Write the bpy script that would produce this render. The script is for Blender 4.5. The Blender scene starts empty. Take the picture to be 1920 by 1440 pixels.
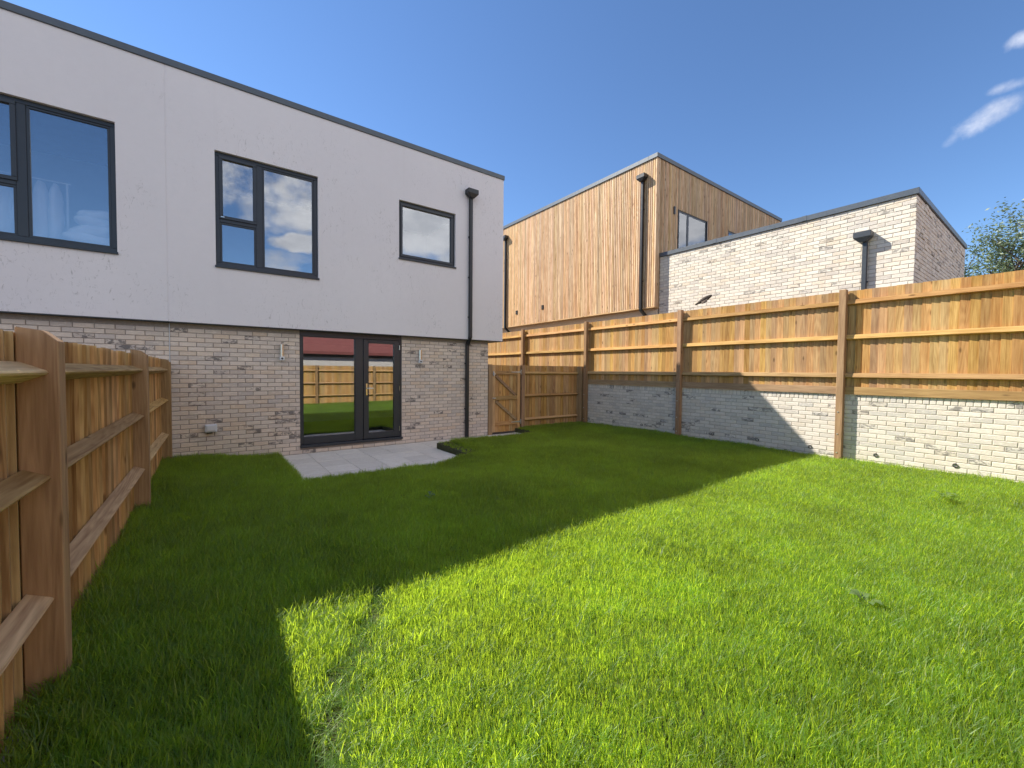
import bpy, bmesh, math, random
import numpy as np
from mathutils import Vector, Matrix, Quaternion
random.seed(7); rng = np.random.default_rng(7)
S = bpy.context.scene
C = S.collection
rad = math.radians

# ------------------------------------------------------------------ camera
F_PX, YAW, PITCH, ROLL, CAM_H = 775.784, rad(36.3063), rad(-1.7737), rad(0.49524), 1.45
cy, sy = math.cos(YAW), math.sin(YAW)
fw = Vector((sy, cy, 0)); rt = Vector((cy, -sy, 0)); up = Vector((0, 0, 1))
f2 = fw*math.cos(PITCH) + up*math.sin(PITCH); u2 = up*math.cos(PITCH) - fw*math.sin(PITCH)
r3 = rt*math.cos(ROLL) + u2*math.sin(ROLL); u3 = u2*math.cos(ROLL) - rt*math.sin(ROLL)
cam = bpy.data.cameras.new('camera'); camo = bpy.data.objects.new('camera', cam); C.objects.link(camo)
cam.sensor_fit = 'HORIZONTAL'; cam.sensor_width = 36; cam.lens = F_PX/1920*36
cam.clip_start = 0.05; cam.clip_end = 3000
M = Matrix((r3, u3, -f2)).transposed().to_4x4(); M.translation = (0, 0, CAM_H)
camo.matrix_world = M; S.camera = camo
def ray(x, y): return f2*F_PX + r3*(x-960) - u3*(y-720)
def proj(p):
    q = Vector(p) - Vector((0, 0, CAM_H)); d = q.dot(f2)
    if d < .1: return None
    return 960 + F_PX*q.dot(r3)/d, 720 - F_PX*q.dot(u3)/d

# ------------------------------------------------------------------ sun, sky, exposure
SUN_DIR = Vector((0.41, -0.617, -0.672)).normalized()       # the way the light travels
SUN_EL = math.asin(-SUN_DIR.z); SUN_AZ = math.atan2(-SUN_DIR.x, -SUN_DIR.y)
sl = bpy.data.lights.new('sun', 'SUN'); sl.energy = 5.0; sl.angle = rad(0.53); sl.color = (1, 0.93, 0.82)
so = bpy.data.objects.new('sun', sl); C.objects.link(so); so.location = (-6, 10, 14)
so.rotation_euler = SUN_DIR.to_track_quat('-Z', 'Y').to_euler()
W = bpy.data.worlds.new('World'); S.world = W; W.use_nodes = True
S.view_settings.view_transform = 'Standard'; S.view_settings.look = 'None'
S.view_settings.gamma = 1; S.view_settings.use_curve_mapping = False
S.view_settings.exposure = 0.95
SKY_STRENGTH = 0.10

class NT:
    def __init__(s, tree): s.t = tree; s.n = tree.nodes; s.l = tree.links
    def add(s, typ, **kw):
        n = s.n.new(typ)
        for k, v in kw.items(): setattr(n, k, v)
        return n
    def set(s, sock, v):
        if v is None: return
        if isinstance(v, bpy.types.NodeSocket): s.l.new(v, sock)
        else: sock.default_value = v
    def math(s, op, a, b=None, c=None, clamp=False):
        n = s.add('ShaderNodeMath', operation=op, use_clamp=clamp)
        for i, v in enumerate((a, b, c)): s.set(n.inputs[i], v)
        return n.outputs[0]
    def vmath(s, op, a, b=None):
        n = s.add('ShaderNodeVectorMath', operation=op); s.set(n.inputs[0], a); s.set(n.inputs[1], b)
        return n.outputs['Value'] if op in ('DOT_PRODUCT', 'LENGTH') else n.outputs[0]
    def mapr(s, v, a, b, c=0., d=1., smooth=False):
        n = s.add('ShaderNodeMapRange', interpolation_type='SMOOTHSTEP' if smooth else 'LINEAR')
        for i, x in enumerate((v, a, b, c, d)): s.set(n.inputs[i], x)
        return n.outputs[0]
    def mix(s, f, a, b, blend='MIX'):
        n = s.add('ShaderNodeMix', data_type='RGBA', blend_type=blend)
        s.set(n.inputs[0], f); s.set(n.inputs[6], a); s.set(n.inputs[7], b); return n.outputs[2]
    def noise(s, vec, scale, detail=3., rough=.55, dist=0.):
        n = s.add('ShaderNodeTexNoise'); s.set(n.inputs['Vector'], vec); n.inputs['Scale'].default_value = scale
        n.inputs['Detail'].default_value = detail; n.inputs['Roughness'].default_value = rough
        n.inputs['Distortion'].default_value = dist; return n.outputs[0]
    def ramp(s, f, stops):
        n = s.add('ShaderNodeValToRGB'); e = n.color_ramp.elements
        while len(e) < len(stops): e.new(.5)
        for q, (p, c) in zip(e, stops): q.position = p; q.color = (*c, 1) if len(c) == 3 else c
        s.set(n.inputs[0], f); return n.outputs[0]
    def scale(s, vec, sc):
        return s.vmath('MULTIPLY', vec, sc)
    def bump(s, h, strength, dist):
        n = s.add('ShaderNodeBump'); n.inputs['Strength'].default_value = strength; n.inputs['Distance'].default_value = dist
        s.set(n.inputs['Height'], h); return n.outputs[0]

# sky with a few fair-weather clouds
w = NT(W.node_tree); w.n.clear()
sky = w.add('ShaderNodeTexSky', sky_type='NISHITA', sun_disc=False, sun_elevation=SUN_EL, sun_rotation=SUN_AZ,
            altitude=300, air_density=1.0, dust_density=0.0, ozone_density=7.5)
gen = w.add('ShaderNodeTexCoord').outputs['Generated']
nz1 = w.noise(gen, 9, 6, .6); nz2 = w.noise(gen, 26, 5, .6)
def dirn(x, y, refl=False):
    d = ray(x, y)
    if refl: d.y = -d.y
    return d.normalized()
def blob(c, e, minor, k, soft, refl=False):
    """an elongated cloud: centre and end directions, minor half-width, edge noise"""
    c_ = dirn(*c, refl); a = (dirn(*e, refl) - c_); a -= c_*a.dot(c_); L = a.length; a.normalize(); b = c_.cross(a)
    u = w.math('DIVIDE', w.vmath('DOT_PRODUCT', gen, tuple(a)), L); v = w.math('DIVIDE', w.vmath('DOT_PRODUCT', gen, tuple(b)), minor)
    front = w.math('GREATER_THAN', w.vmath('DOT_PRODUCT', gen, tuple(c_)), .6)
    r2 = w.math('ADD', w.math('MULTIPLY', u, u), w.math('MULTIPLY', v, v))
    n = w.math('ADD', w.math('MULTIPLY', w.math('SUBTRACT', nz1, .5), k), w.math('MULTIPLY', w.math('SUBTRACT', nz2, .5), k*.8))
    return w.math('MULTIPLY', front, w.mapr(w.math('ADD', w.math('SUBTRACT', 1., r2), n), .0, soft, 0., 1., True))
cl = None
for args in (((1862, 214), (1965, 158), .0190, 2.6, 2.1), ((1900, 158), (1955, 140), .010, 2.6, 2.4), ((1925, 72), (1975, 52), .014, 2.6, 2.2), ((1784, 262), (1804, 242), .009, 3.0, 3.6),
             ((500, 365), (640, 385), .085, 2.8, 1.3, True), ((565, 456), (628, 462), .026, 1.8, .6, True), ((815, 446), (905, 438), .047, 1.8, .9, True),
             ((1500, 500), (1800, 520), .05, 3., 1.2, True), ((1300, 360), (1480, 340), .06, 3., 1.2, True)):
    m = blob(*args)
    if len(args) == 5: m = w.math('MULTIPLY', m, .74)
    cl = m if cl is None else w.math('MAXIMUM', cl, m)
# scattered cumulus over the half of the sky behind the viewer (the glazing mirrors it)
sep = w.add('ShaderNodeSeparateXYZ'); w.set(sep.inputs[0], gen)
flat = w.add('ShaderNodeCombineXYZ'); zc = w.math('ADD', w.math('MAXIMUM', sep.outputs[2], 0.), .28)
w.set(flat.inputs[0], w.math('DIVIDE', sep.outputs[0], zc)); w.set(flat.inputs[1], w.math('DIVIDE', sep.outputs[1], zc)); flat.inputs[2].default_value = 4.7
field = w.noise(flat.outputs[0], 1.15, 7, .58, .15)
back = w.mapr(sep.outputs[1], -.55, -.12, 1., 0., True); lowc = w.mapr(sep.outputs[2], .04, .14, 0., 1., True)
clear = w.mapr(w.vmath('DOT_PRODUCT', gen, tuple(dirn(110, 300, True))), .955, .985, 1., 0., True)
cov = w.math('MULTIPLY', w.math('MULTIPLY', back, lowc), clear)
cum = w.math('MULTIPLY', w.mapr(w.math('ADD', field, w.math('MULTIPLY', w.math('SUBTRACT', cov, 1.), .35)), .43, .53, 0., 1., True), w.math('GREATER_THAN', cov, .001))
cl = w.math('MAXIMUM', cl, cum)
cshade = w.mapr(w.noise(w.scale(gen, (1, 1, 2.2)), 11, 5, .6), .38, .62, .45, 1.0)
ccol = w.mix(cshade, (4.4, 4.4, 4.6, 1), (8.8, 8.6, 8.5, 1))
skyc = w.mix(w.math('MULTIPLY', cl, .88), sky.outputs[0], ccol)
bg = w.add('ShaderNodeBackground'); w.set(bg.inputs[0], skyc); bg.inputs[1].default_value = SKY_STRENGTH
w.l.new(bg.outputs[0], w.add('ShaderNodeOutputWorld').inputs[0])

# ------------------------------------------------------------------ materials
MATS = {}
def mat(name):
    m = bpy.data.materials.new(name); m.use_nodes = True; t = NT(m.node_tree); t.n.clear()
    out = t.add('ShaderNodeOutputMaterial'); b = t.add('ShaderNodeBsdfPrincipled'); t.l.new(b.outputs[0], out.inputs[0])
    MATS[name] = m; return m, t, b, out
def rnd(t):
    oi = t.add('ShaderNodeObjectInfo').outputs['Random']; gi = t.add('ShaderNodeNewGeometry').outputs['Random Per Island']
    return t.math('FRACT', t.math('ADD', oi, gi))
def plain(name, col, rough=.5, metal=0., spec=.5, var=.0, scale=6., bump=0.):
    m, t, b, o = mat(name); P = t.add('ShaderNodeNewGeometry').outputs['Position']
    n = t.noise(P, scale, 5, .6)
    t.set(b.inputs['Base Color'], t.mix(t.mapr(n, .3, .7), tuple(c*(1-var) for c in col)+(1,), tuple(min(1, c*(1+var)) for c in col)+(1,)))
    t.set(b.inputs['Roughness'], t.mapr(t.noise(P, scale*4, 3), .3, .7, rough*.88, min(1, rough*1.12)))
    b.inputs['Metallic'].default_value = metal; b.inputs['Specular IOR Level'].default_value = spec
    if bump: t.set(b.inputs['Normal'], t.bump(t.noise(P, scale*20, 4, .7), bump, .004))
    return m

def wood(name, axis, dark, light, big_amp=.2, tlo=.80, thi=1.12, grain=1.):
    """timber with the grain along one axis, knots, per-board tint"""
    m, t, b, o = mat(name)
    oc = t.add('ShaderNodeTexCoord').outputs['Object']; oi = t.add('ShaderNodeObjectInfo').outputs['Random']
    off = t.add('ShaderNodeCombineXYZ')
    for i, k in enumerate((37.1, 53.7, 91.3)): t.set(off.inputs[i], t.math('MULTIPLY', oi, k))
    v = t.vmath('ADD', oc, off.outputs[0])
    sc = [1, 1, 1]; sc[axis] = .06
    g = t.noise(t.scale(v, tuple(90*s for s in sc)), 1, 4, .6)
    g2 = t.noise(t.scale(v, tuple(22*s for s in sc)), 1, 3, .5, .6)
    big = t.noise(v, 2.2, 2)
    ks = [9, 9, 9]; ks[axis] = 3.2
    vo = t.add('ShaderNodeTexVoronoi'); t.set(vo.inputs['Vector'], t.scale(v, tuple(ks))); vo.inputs['Scale'].default_value = 1
    vr = t.add('ShaderNodeSeparateColor'); t.set(vr.inputs[0], vo.outputs['Color'])
    knot = t.math('MULTIPLY', t.mapr(vo.outputs['Distance'], .06, .2, 1., 0., True), t.math('GREATER_THAN', vr.outputs[0], .55))
    f = t.math('ADD', t.math('MULTIPLY', g, .45), t.math('MULTIPLY', g2, .75)); f = t.math('ADD', f, t.math('MULTIPLY', t.math('SUBTRACT', big, .5), big_amp))
    # growth-ring figure: long cathedral bands
    rg = t.math('ADD', t.math('MULTIPLY', t.noise(t.scale(v, tuple(7*s for s in sc)), 1, 2, .4), 16), t.math('MULTIPLY', g2, 1.5))
    ring = t.math('MULTIPLY', t.math('SUBTRACT', t.math('SINE', t.math('MULTIPLY', rg, 6.283)), 0.), .09*grain)
    f = t.math('ADD', t.math('SUBTRACT', f, .1), ring)
    col = t.mix(t.mapr(f, .28, .68), dark+(1,), light+(1,))
    col = t.mix(t.math('MULTIPLY', knot, .75), col, tuple(c*.35 for c in dark)+(1,))
    tint = t.mapr(oi, 0., 1., tlo, thi)
    hs = t.add('ShaderNodeHueSaturation'); t.set(hs.inputs['Value'], tint); t.set(hs.inputs['Color'], col)
    t.set(hs.inputs['Hue'], t.mapr(t.math('FRACT', t.math('MULTIPLY', oi, 7.3)), 0, 1, .49, .508))
    t.set(hs.inputs['Saturation'], t.mapr(t.math('FRACT', t.math('MULTIPLY', oi, 13.7)), 0, 1, .88, 1.08))
    t.set(b.inputs['Base Color'], hs.outputs[0]); b.inputs['Roughness'].default_value = .78; b.inputs['Specular IOR Level'].default_value = .25
    t.set(b.inputs['Normal'], t.bump(t.math('ADD', g, g2), .5, .002))
    return m
FD, FL = (.36, .195, .066), (.60, .375, .15)
for a, n in enumerate('xyz'):
    wood('fence_wood_'+n, a, FD, FL, .2, .74, 1.14, .8)
    wood('post_wood_'+n, a, (.24, .142, .068), (.385, .245, .125), .2, .85, 1.1, .7)
    wood('left_wood_'+n, a, (.36, .21, .085), (.66, .45, .21), .25, .60, 1.22, .8)
    wood('larch_'+n, a, (.45, .265, .13), (.75, .54, .325), .12, .74, 1.16)

def brickmat(name, base, warm, grey, dark=.85, frac=.88):
    m, t, b, o = mat(name); r = rnd(t)
    P = t.add('ShaderNodeNewGeometry').outputs['Position']
    sx = t.add('ShaderNodeSeparateXYZ'); t.set(sx.inputs[0], P)
    cx = t.add('ShaderNodeCombineXYZ'); t.set(cx.inputs[0], t.math('ADD', sx.outputs[0], sx.outputs[1])); t.set(cx.inputs[1], t.math('MULTIPLY', r, 60)); t.set(cx.inputs[2], sx.outputs[2])
    V = cx.outputs[0]
    col = t.ramp(r, [(0, grey), (.16, base), (.5, tuple(c*1.1 for c in base)), (.74, warm), (.9, tuple(c*.92 for c in grey)), (1, base)])
    n1 = t.noise(t.scale(V, (14, 1, 40)), 1, 4, .65); n2 = t.noise(t.scale(V, (60, 1, 90)), 1, 4, .7)
    col = t.mix(t.mapr(n2, .35, .65, 0, .35), col, tuple(c*.78 for c in base)+(1,))
    pale = t.mapr(n1, .52, .66, 0, .5)
    col = t.mix(pale, col, tuple(min(.85, c*1.3) for c in base)+(1,))
    r2 = t.math('FRACT', t.math('MULTIPLY', r, 17.31))
    sm = t.noise(t.scale(V, (9, 1, 20)), 1, 5, .7, .3)
    dk = t.math('MULTIPLY', t.mapr(sm, .46, .56, 0, dark, True), t.math('GREATER_THAN', r2, frac))
    col = t.mix(dk, col, (.075, .072, .075, 1))
    t.set(b.inputs['Base Color'], col); b.inputs['Roughness'].default_value = .88; b.inputs['Specular IOR Level'].default_value = .2
    t.set(b.inputs['Normal'], t.bump(n2, .6, .004)); return m
brickmat('house_brick', (.67, .57, .485), (.68, .53, .40), (.57, .50, .455), .75, .89)
brickmat('wall_brick', (.63, .58, .51), (.62, .55, .46), (.54, .51, .47), .68, .89)
brickmat('garage_brick', (.68, .63, .54), (.66, .56, .43), (.59, .54, .48), .62, .91)
plain('mortar_house', (.32, .27, .23), .95, var=.15, scale=30, bump=.4)
plain('mortar_wall', (.43, .385, .32), .95, var=.15, scale=30, bump=.4)
plain('metal_grey', (.045, .052, .06), .42, .0, .5, .08)
plain('frame_grey', (.030, .035, .042), .36, 0, .5, .06)
plain('pipe_black', (.018, .02, .023), .38, 0, .5, .1)
plain('coping_grey', (.10, .115, .13), .4, .3, .5, .06)
plain('chrome', (.62, .6, .55), .22, 1., .5, .05)
plain('galvanised', (.55, .56, .55), .4, .7, .5, .1)
plain('white_plastic', (.62, .63, .65), .45, 0, .5, .04)
plain('interior_paint', (.55, .555, .57), .9, var=.05)
plain('interior_floor', (.16, .14, .12), .6, var=.1)
plain('linen', (.82, .83, .86), .9, var=.05)
plain('membrane', (.12, .125, .13), .8, var=.1)
plain('dark_void', (.012, .012, .013), .9)
plain('thatch', (.055, .06, .02), .95, var=.4, scale=22, bump=.8)
plain('soil', (.075, .055, .036), .95, var=.4, scale=22, bump=.8)
plain('roof_tile_red', (.20, .06, .052), .75, var=.2, scale=8)
plain('feather', (.07, .05, .035), .8, var=.4, scale=40)
plain('bark', (.12, .095, .07), .9, var=.3, scale=12, bump=.6)

def render_mat():
    m, t, b, o = mat('white_render'); P = t.add('ShaderNodeNewGeometry').outputs['Position']
    big = t.noise(t.scale(P, (.5, .5, .35)), 1, 4, .6); fine = t.noise(P, 130, 4, .7); mid = t.noise(P, 9, 5, .7)
    col = t.mix(t.mapr(big, .3, .7), (.745, .71, .72, 1), (.785, .75, .76, 1))
    col = t.mix(t.mapr(mid, .3, .75, 0, .18), col, (.62, .59, .595, 1))
    # trowel and scuff marks, in drifting short strokes
    sc = t.noise(t.scale(P, (16, 1, 7)), 1, 6, .8, 1.6); patch = t.noise(t.scale(P, (.75, 1, .55)), 1, 2)
    mk = t.math('MULTIPLY', t.mapr(sc, .56, .66, 0, 1, True), t.mapr(patch, .46, .60, 0, .75, True))
    col = t.mix(mk, col, (.45, .425, .42, 1))
    # a few pale streaks below the parapet and water runs
    st = t.noise(t.scale(P, (9, 1, .22)), 1, 4, .6)
    col = t.mix(t.mapr(st, .58, .72, 0, .10), col, (.64, .60, .59, 1))
    t.set(b.inputs['Base Color'], col); b.inputs['Roughness'].default_value = .93; b.inputs['Specular IOR Level'].default_value = .15
    t.set(b.inputs['Normal'], t.bump(fine, .55, .004)); return m
render_mat()

def paving_mat():
    m, t, b, o = mat('paving'); r = rnd(t); P = t.add('ShaderNodeNewGeometry').outputs['Position']
    n = t.noise(t.scale(P, (6, 22, 6)), 1, 5, .65, .6); n2 = t.noise(P, 60, 4, .7)
    col = t.mix(t.mapr(n, .32, .68), (.73, .665, .565, 1), (.84, .785, .69, 1))
    col = t.mix(t.mapr(n2, .45, .7, 0, .35), col, (.36, .33, .29, 1))
    hs = t.add('ShaderNodeHueSaturation'); t.set(hs.inputs['Value'], t.mapr(r, 0, 1, .9, 1.06)); t.set(hs.inputs['Color'], col)
    t.set(b.inputs['Base Color'], hs.outputs[0]); b.inputs['Roughness'].default_value = .8
    t.set(b.inputs['Normal'], t.bump(n, .25, .003))
paving_mat()

def glass_mat():
    m, t, b, o = mat('glazing'); t.n.remove(b)
    fr = t.add('ShaderNodeFresnel'); fr.inputs[0].default_value = 1.5
    fac = t.math('ADD', t.math('MULTIPLY', fr.outputs[0], 1.2), .19, clamp=True)
    g = t.add('ShaderNodeBsdfGlossy'); g.inputs['Roughness'].default_value = .0; g.inputs['Color'].default_value = (.93, .96, 1, 1)
    tr = t.add('ShaderNodeBsdfTransparent'); tr.inputs[0].default_value = (.955, .965, .965, 1)
    mx = t.add('ShaderNodeMixShader'); t.set(mx.inputs[0], fac); t.l.new(tr.outputs[0], mx.inputs[1]); t.l.new(g.outputs[0], mx.inputs[2])
    t.l.new(mx.outputs[0], o.inputs[0])
glass_mat()

def leafy(name, dif, tra, var, gloss=.06, tfac=.5):
    m, t, b, o = mat(name); t.n.remove(b)
    geo = t.add('ShaderNodeNewGeometry'); P = geo.outputs['Position']
    oi = t.add('ShaderNodeObjectInfo').outputs['Random']
    isl = geo.outputs['Random Per Island']
    big = t.noise(P, .9, 3, .6); mid = t.noise(P, 4.5, 3)
    k = t.math('ADD', t.math('MULTIPLY', big, .5), t.math('ADD', t.math('MULTIPLY', mid, .3), t.math('MULTIPLY', isl, .35)))
    k = t.mapr(k, .35, .85)
    d = t.mix(k, tuple(c*(1-var) for c in dif)+(1,), tuple(c*(1+var) for c in dif)+(1,))
    dry = t.math('MULTIPLY', t.math('GREATER_THAN', isl, .95), .7)
    d = t.mix(dry, d, (.22, .19, .07, 1))
    q = t.mix(k, tuple(c*(1-var) for c in tra)+(1,), tuple(c*(1+var) for c in tra)+(1,))
    D = t.add('ShaderNodeBsdfDiffuse'); t.set(D.inputs[0], d)
    T = t.add('ShaderNodeBsdfTranslucent'); t.set(T.inputs[0], q)
    G = t.add('ShaderNodeBsdfGlossy'); G.inputs['Roughness'].default_value = .5; G.inputs['Color'].default_value = (.8, .85, .75, 1)
    a = t.add('ShaderNodeMixShader'); a.inputs[0].default_value = tfac; t.l.new(D.outputs[0], a.inputs[1]); t.l.new(T.outputs[0], a.inputs[2])
    c = t.add('ShaderNodeMixShader'); c.inputs[0].default_value = gloss; t.l.new(a.outputs[0], c.inputs[1]); t.l.new(G.outputs[0], c.inputs[2])
    t.l.new(c.outputs[0], o.inputs[0])
leafy('grass_blade', (.07, .145, .032), (.72, .95, .06), .38, .032, .56)
leafy('tree_leaf', (.12, .17, .10), (.22, .29, .12), .35, .05, .4)
leafy('weed_leaf', (.12, .19, .05), (.25, .36, .07), .2, .08, .4)

# ------------------------------------------------------------------ mesh helpers
def link(o, parent, loc):
    C.objects.link(o); o.location = Vector(loc)
    if parent: o.parent = parent; o.location = Vector(loc) - world_of(parent)
    return o
WORLD = {}
def world_of(o): return WORLD[o.name]
def tag(o, label, cat, group=None, kind=None):
    if label: o['label'] = label
    if cat: o['category'] = cat
    if group: o['group'] = group
    if kind: o['kind'] = kind
    return o
def empty(name, loc, label, cat, group=None):
    o = bpy.data.objects.new(name, None); o.empty_display_size = .2
    link(o, None, loc); WORLD[o.name] = Vector(loc); return tag(o, label, cat, group)
class MB:
    """collects shapes in world coordinates; build() makes one mesh object with its origin at org"""
    def __init__(s): s.v = []; s.f = []
    def add(s, v, f):
        n = len(s.v); s.v += [tuple(p) for p in v]; s.f += [tuple(n+i for i in q) for q in f]; return s
    def box(s, x0, x1, y0, y1, z0, z1):
        return s.add([(x, y, z) for z in (z0, z1) for y in (y0, y1) for x in (x0, x1)],
                     [(0, 2, 3, 1), (4, 5, 7, 6), (0, 1, 5, 4), (2, 6, 7, 3), (0, 4, 6, 2), (1, 3, 7, 5)])
    def prism(s, poly, d0, d1, axis):
        """poly: 2D points in the two other axes (in xyz order), swept along axis"""
        n = len(poly); v = []
        for d in (d0, d1):
            for p in poly:
                q = list(p); q.insert(axis, d); v.append(q)
        f = [tuple(range(n))[::-1], tuple(range(n, 2*n))] + [(i, (i+1) % n, n+(i+1) % n, n+i) for i in range(n)]
        return s.add(v, f)
    def tube(s, pts, rads, k=8, cap=True):
        pts = [Vector(p) for p in pts]; base = len(s.v); rings = []
        prev = None
        for i, p in enumerate(pts):
            d = (pts[min(i+1, len(pts)-1)] - pts[max(i-1, 0)]).normalized()
            a = prev if prev else (Vector((0, 0, 1)) if abs(d.z) < .9 else Vector((1, 0, 0)))
            a = (a - d*a.dot(d)).normalized(); prev = a; b = d.cross(a)
            r = rads[i] if hasattr(rads, '__len__') else rads
            s.v += [tuple(p + (a*math.cos(2*math.pi*j/k) + b*math.sin(2*math.pi*j/k))*r) for j in range(k)]
        for i in range(len(pts)-1):
            for j in range(k):
                a0 = base+i*k+j; a1 = base+i*k+(j+1) % k; s.f.append((a0, a1, a1+k, a0+k))
        if cap:
            s.f.append(tuple(base+j for j in range(k))[::-1]); s.f.append(tuple(base+(len(pts)-1)*k+j for j in range(k)))
        return s
    def build(s, name, m, parent=None, org=None, bevel=0., smooth=False):
        if org is None:
            a = np.array(s.v); org = (a.min(0)+a.max(0))/2; org = (org[0], org[1], a[:, 2].min())
        me = bpy.data.meshes.new(name); me.from_pydata([tuple(Vector(p)-Vector(org)) for p in s.v], [], s.f)
        bm = bmesh.new(); bm.from_mesh(me); bmesh.ops.recalc_face_normals(bm, faces=bm.faces); bm.to_mesh(me); bm.free()
        me.materials.append(MATS[m])
        if smooth: me.polygons.foreach_set('use_smooth', [True]*len(me.polygons))
        o = bpy.data.objects.new(name, me); link(o, parent, org); WORLD[o.name] = Vector(org)
        if bevel:
            b = o.modifiers.new('bevel', 'BEVEL'); b.width = bevel; b.segments = 1; b.limit_method = 'ANGLE'
        return o
def inst(name, me, parent, loc):
    o = bpy.data.objects.new(name, me); link(o, parent, loc); WORLD[o.name] = Vector(loc); return o

# ------------------------------------------------------------------ bricks
BR_MESH = {}
def brick_verts(wd, h, U, N, var, dep=.03):
    r = random.Random(var*977+int(wd*1000)); Z = Vector((0, 0, 1)); c = .004
    j = lambda k=.0012: r.uniform(-k, k)
    v = []
    for (ins, n) in ((0, -dep), (0, -c), (c, 0)):
        for su, sv in ((-1, -1), (1, -1), (1, 1), (-1, 1)):
            v.append(U*(su*(wd/2-ins)+j()) + Z*(sv*(h/2-ins)+j()) + N*(n+(j(.0015) if n == 0 else 0)))
    f = [(8, 9, 10, 11)]
    for a in (0, 4):
        for i in range(4): f.append((a+i, a+(i+1) % 4, a+4+(i+1) % 4, a+4+i))
    return v, f
def brick_mesh(wd, h, U, N, var, m):
    key = (round(wd*1000), round(h*1000), tuple(U), tuple(N), var, m)
    if key not in BR_MESH:
        v, f = brick_verts(wd, h, U, N, var); me = bpy.data.meshes.new('brick'); me.from_pydata([tuple(p) for p in v], [], f)
        bm = bmesh.new(); bm.from_mesh(me); bmesh.ops.recalc_face_normals(bm, faces=bm.faces)
        if sum(1 for q in bm.faces if q.normal.dot(N) > .5) == 0: bmesh.ops.reverse_faces(bm, faces=bm.faces)
        bm.to_mesh(me); bm.free(); me.materials.append(MATS[m]); BR_MESH[key] = me
    return BR_MESH[key]
def lay(u0, u1, z0, rows, holes=(), phase=0., course=.075, L=.225, j=.010):
    """stretcher bond in (u, z); returns (centre u, centre z, width, height)"""
    out = []
    for r in range(rows):
        za, zb = z0+r*course, z0+(r+1)*course-j; u = u0 - L*(.5*(r % 2)+phase)
        while u < u1:
            a, b = max(u, u0), min(u+L-j, u1); u += L
            segs = [(a, b)]
            for (h0, h1, k0, k1) in holes:
                if zb > k0+.01 and za < k1-.01:
                    ns = []
                    for (a, b) in segs:
                        if b <= h0 or a >= h1: ns.append((a, b)); continue
                        if a < h0: ns.append((a, h0))
                        if b > h1: ns.append((h1, b))
                    segs = ns
            out += [((a+b)/2, (za+zb)/2, b-a, zb-za) for a, b in segs if b-a > .028]
    return out
def place_bricks(part, P0, U, N, items, m, vis=lambda p: True, maxn=300):
    P0, U, N = Vector(P0), Vector(U), Vector(N); sc = []
    for (u, z, wd, h) in items:
        p = P0 + U*u + Vector((0, 0, z)); a = proj(p - U*wd/2); b = proj(p + U*wd/2); s = 0
        if a and b and 0 < a[0] < 1920 and 0 < a[1] < 1440 and vis(p): s = abs(a[0]-b[0])*F_PX*h/(p-Vector((0, 0, CAM_H))).dot(f2)
        sc.append((s, p, wd, h))
    sc.sort(key=lambda q: -q[0]); rest = MB()
    for k, (s, p, wd, h) in enumerate(sc):
        if k < maxn and s > 0: inst('brick', brick_mesh(wd, h, U, N, k % 4, m), part, p + N*random.uniform(-.0015, .0015))
        else:
            v, f = brick_verts(wd, h, U, N, k % 4); q = N*random.uniform(-.0015, .0015); rest.add([p+q+x for x in v], f)
    if rest.v:
        o = rest.build('brickwork', m, part); o['kind'] = 'stuff'

# ------------------------------------------------------------------ ground
def structure(o): o['kind'] = 'structure'; return o
gb = MB(); gb.add([(-400, -400, -.30), (400, -400, -.30), (400, 400, -.30), (-400, 400, -.30)], [(0, 1, 2, 3)])
structure(gb.build('ground', 'soil'))
tb = MB(); tb.box(8.94, 120, -60, 120, -.28, 1.02); structure(tb.build('upper_terrace_ground', 'soil'))

PX0, PX1, PY0, PYW = 1.05, 3.75, 6.33, 8.58        # patio
PATHX, PATHY = 6.45, 7.68                          # path to the gate
def in_paving(x, y, m=0.):
    return (PX0-m < x < PX1+m and y > PY0-m) or (PX0-m < x < PATHX+m and y > PATHY-m)
def sst(a, b, x):
    t = min(1, max(0, (x-a)/(b-a))); return t*t*(3-2*t)
def soil_z(x, y):
    z = -.045 + .012*math.sin(x*1.7+y*.9) + .010*math.sin(y*2.3-x*.8)
    z -= .085*sst(1.3, .2, math.hypot(max(0, PX0-x, x-PX1)*1.0, max(0, PY0-y)))*(1 if x < 3.0 else max(0, 1-(x-3.0)/.5))
    return z
# lawn: a gently uneven sheet with the paving cut out of it, its cut edges going down to the paving
xs = sorted(set([round(x, 3) for x in np.arange(-.62, 8.83, .1)] + [8.83, PX0, PX1, PATHX])); ys = sorted(set([round(y, 3) for y in np.arange(-1.9, 8.6, .1)] + [8.62, PY0, PATHY]))
lv, lf, idx = [], [], {}
def lvert(x, y, z=None):
    k = (x, y, z is None)
    if k not in idx: idx[k] = len(lv); lv.append((x, y, soil_z(x, y) if z is None else z))
    return idx[k]
for i in range(len(xs)-1):
    for j in range(len(ys)-1):
        cx_, cy_ = (xs[i]+xs[i+1])/2, (ys[j]+ys[j+1])/2
        if in_paving(cx_, cy_): continue
        a, b, c, d = (xs[i], ys[j]), (xs[i+1], ys[j]), (xs[i+1], ys[j+1]), (xs[i], ys[j+1])
        lf.append((lvert(*a), lvert(*b), lvert(*c), lvert(*d)))
        for (p, q, ox, oy) in ((a, b, 0, -1), (b, c, 1, 0), (c, d, 0, 1), (d, a, -1, 0)):
            if in_paving(cx_+ox*.1, cy_+oy*.1): lf.append((lvert(*p), lvert(*q), lvert(q[0], q[1], -.20), lvert(p[0], p[1], -.20)))
lm = MB(); lm.v = lv; lm.f = lf; structure(lm.build('lawn_soil', 'thatch', org=(0, 0, 0)))

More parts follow.
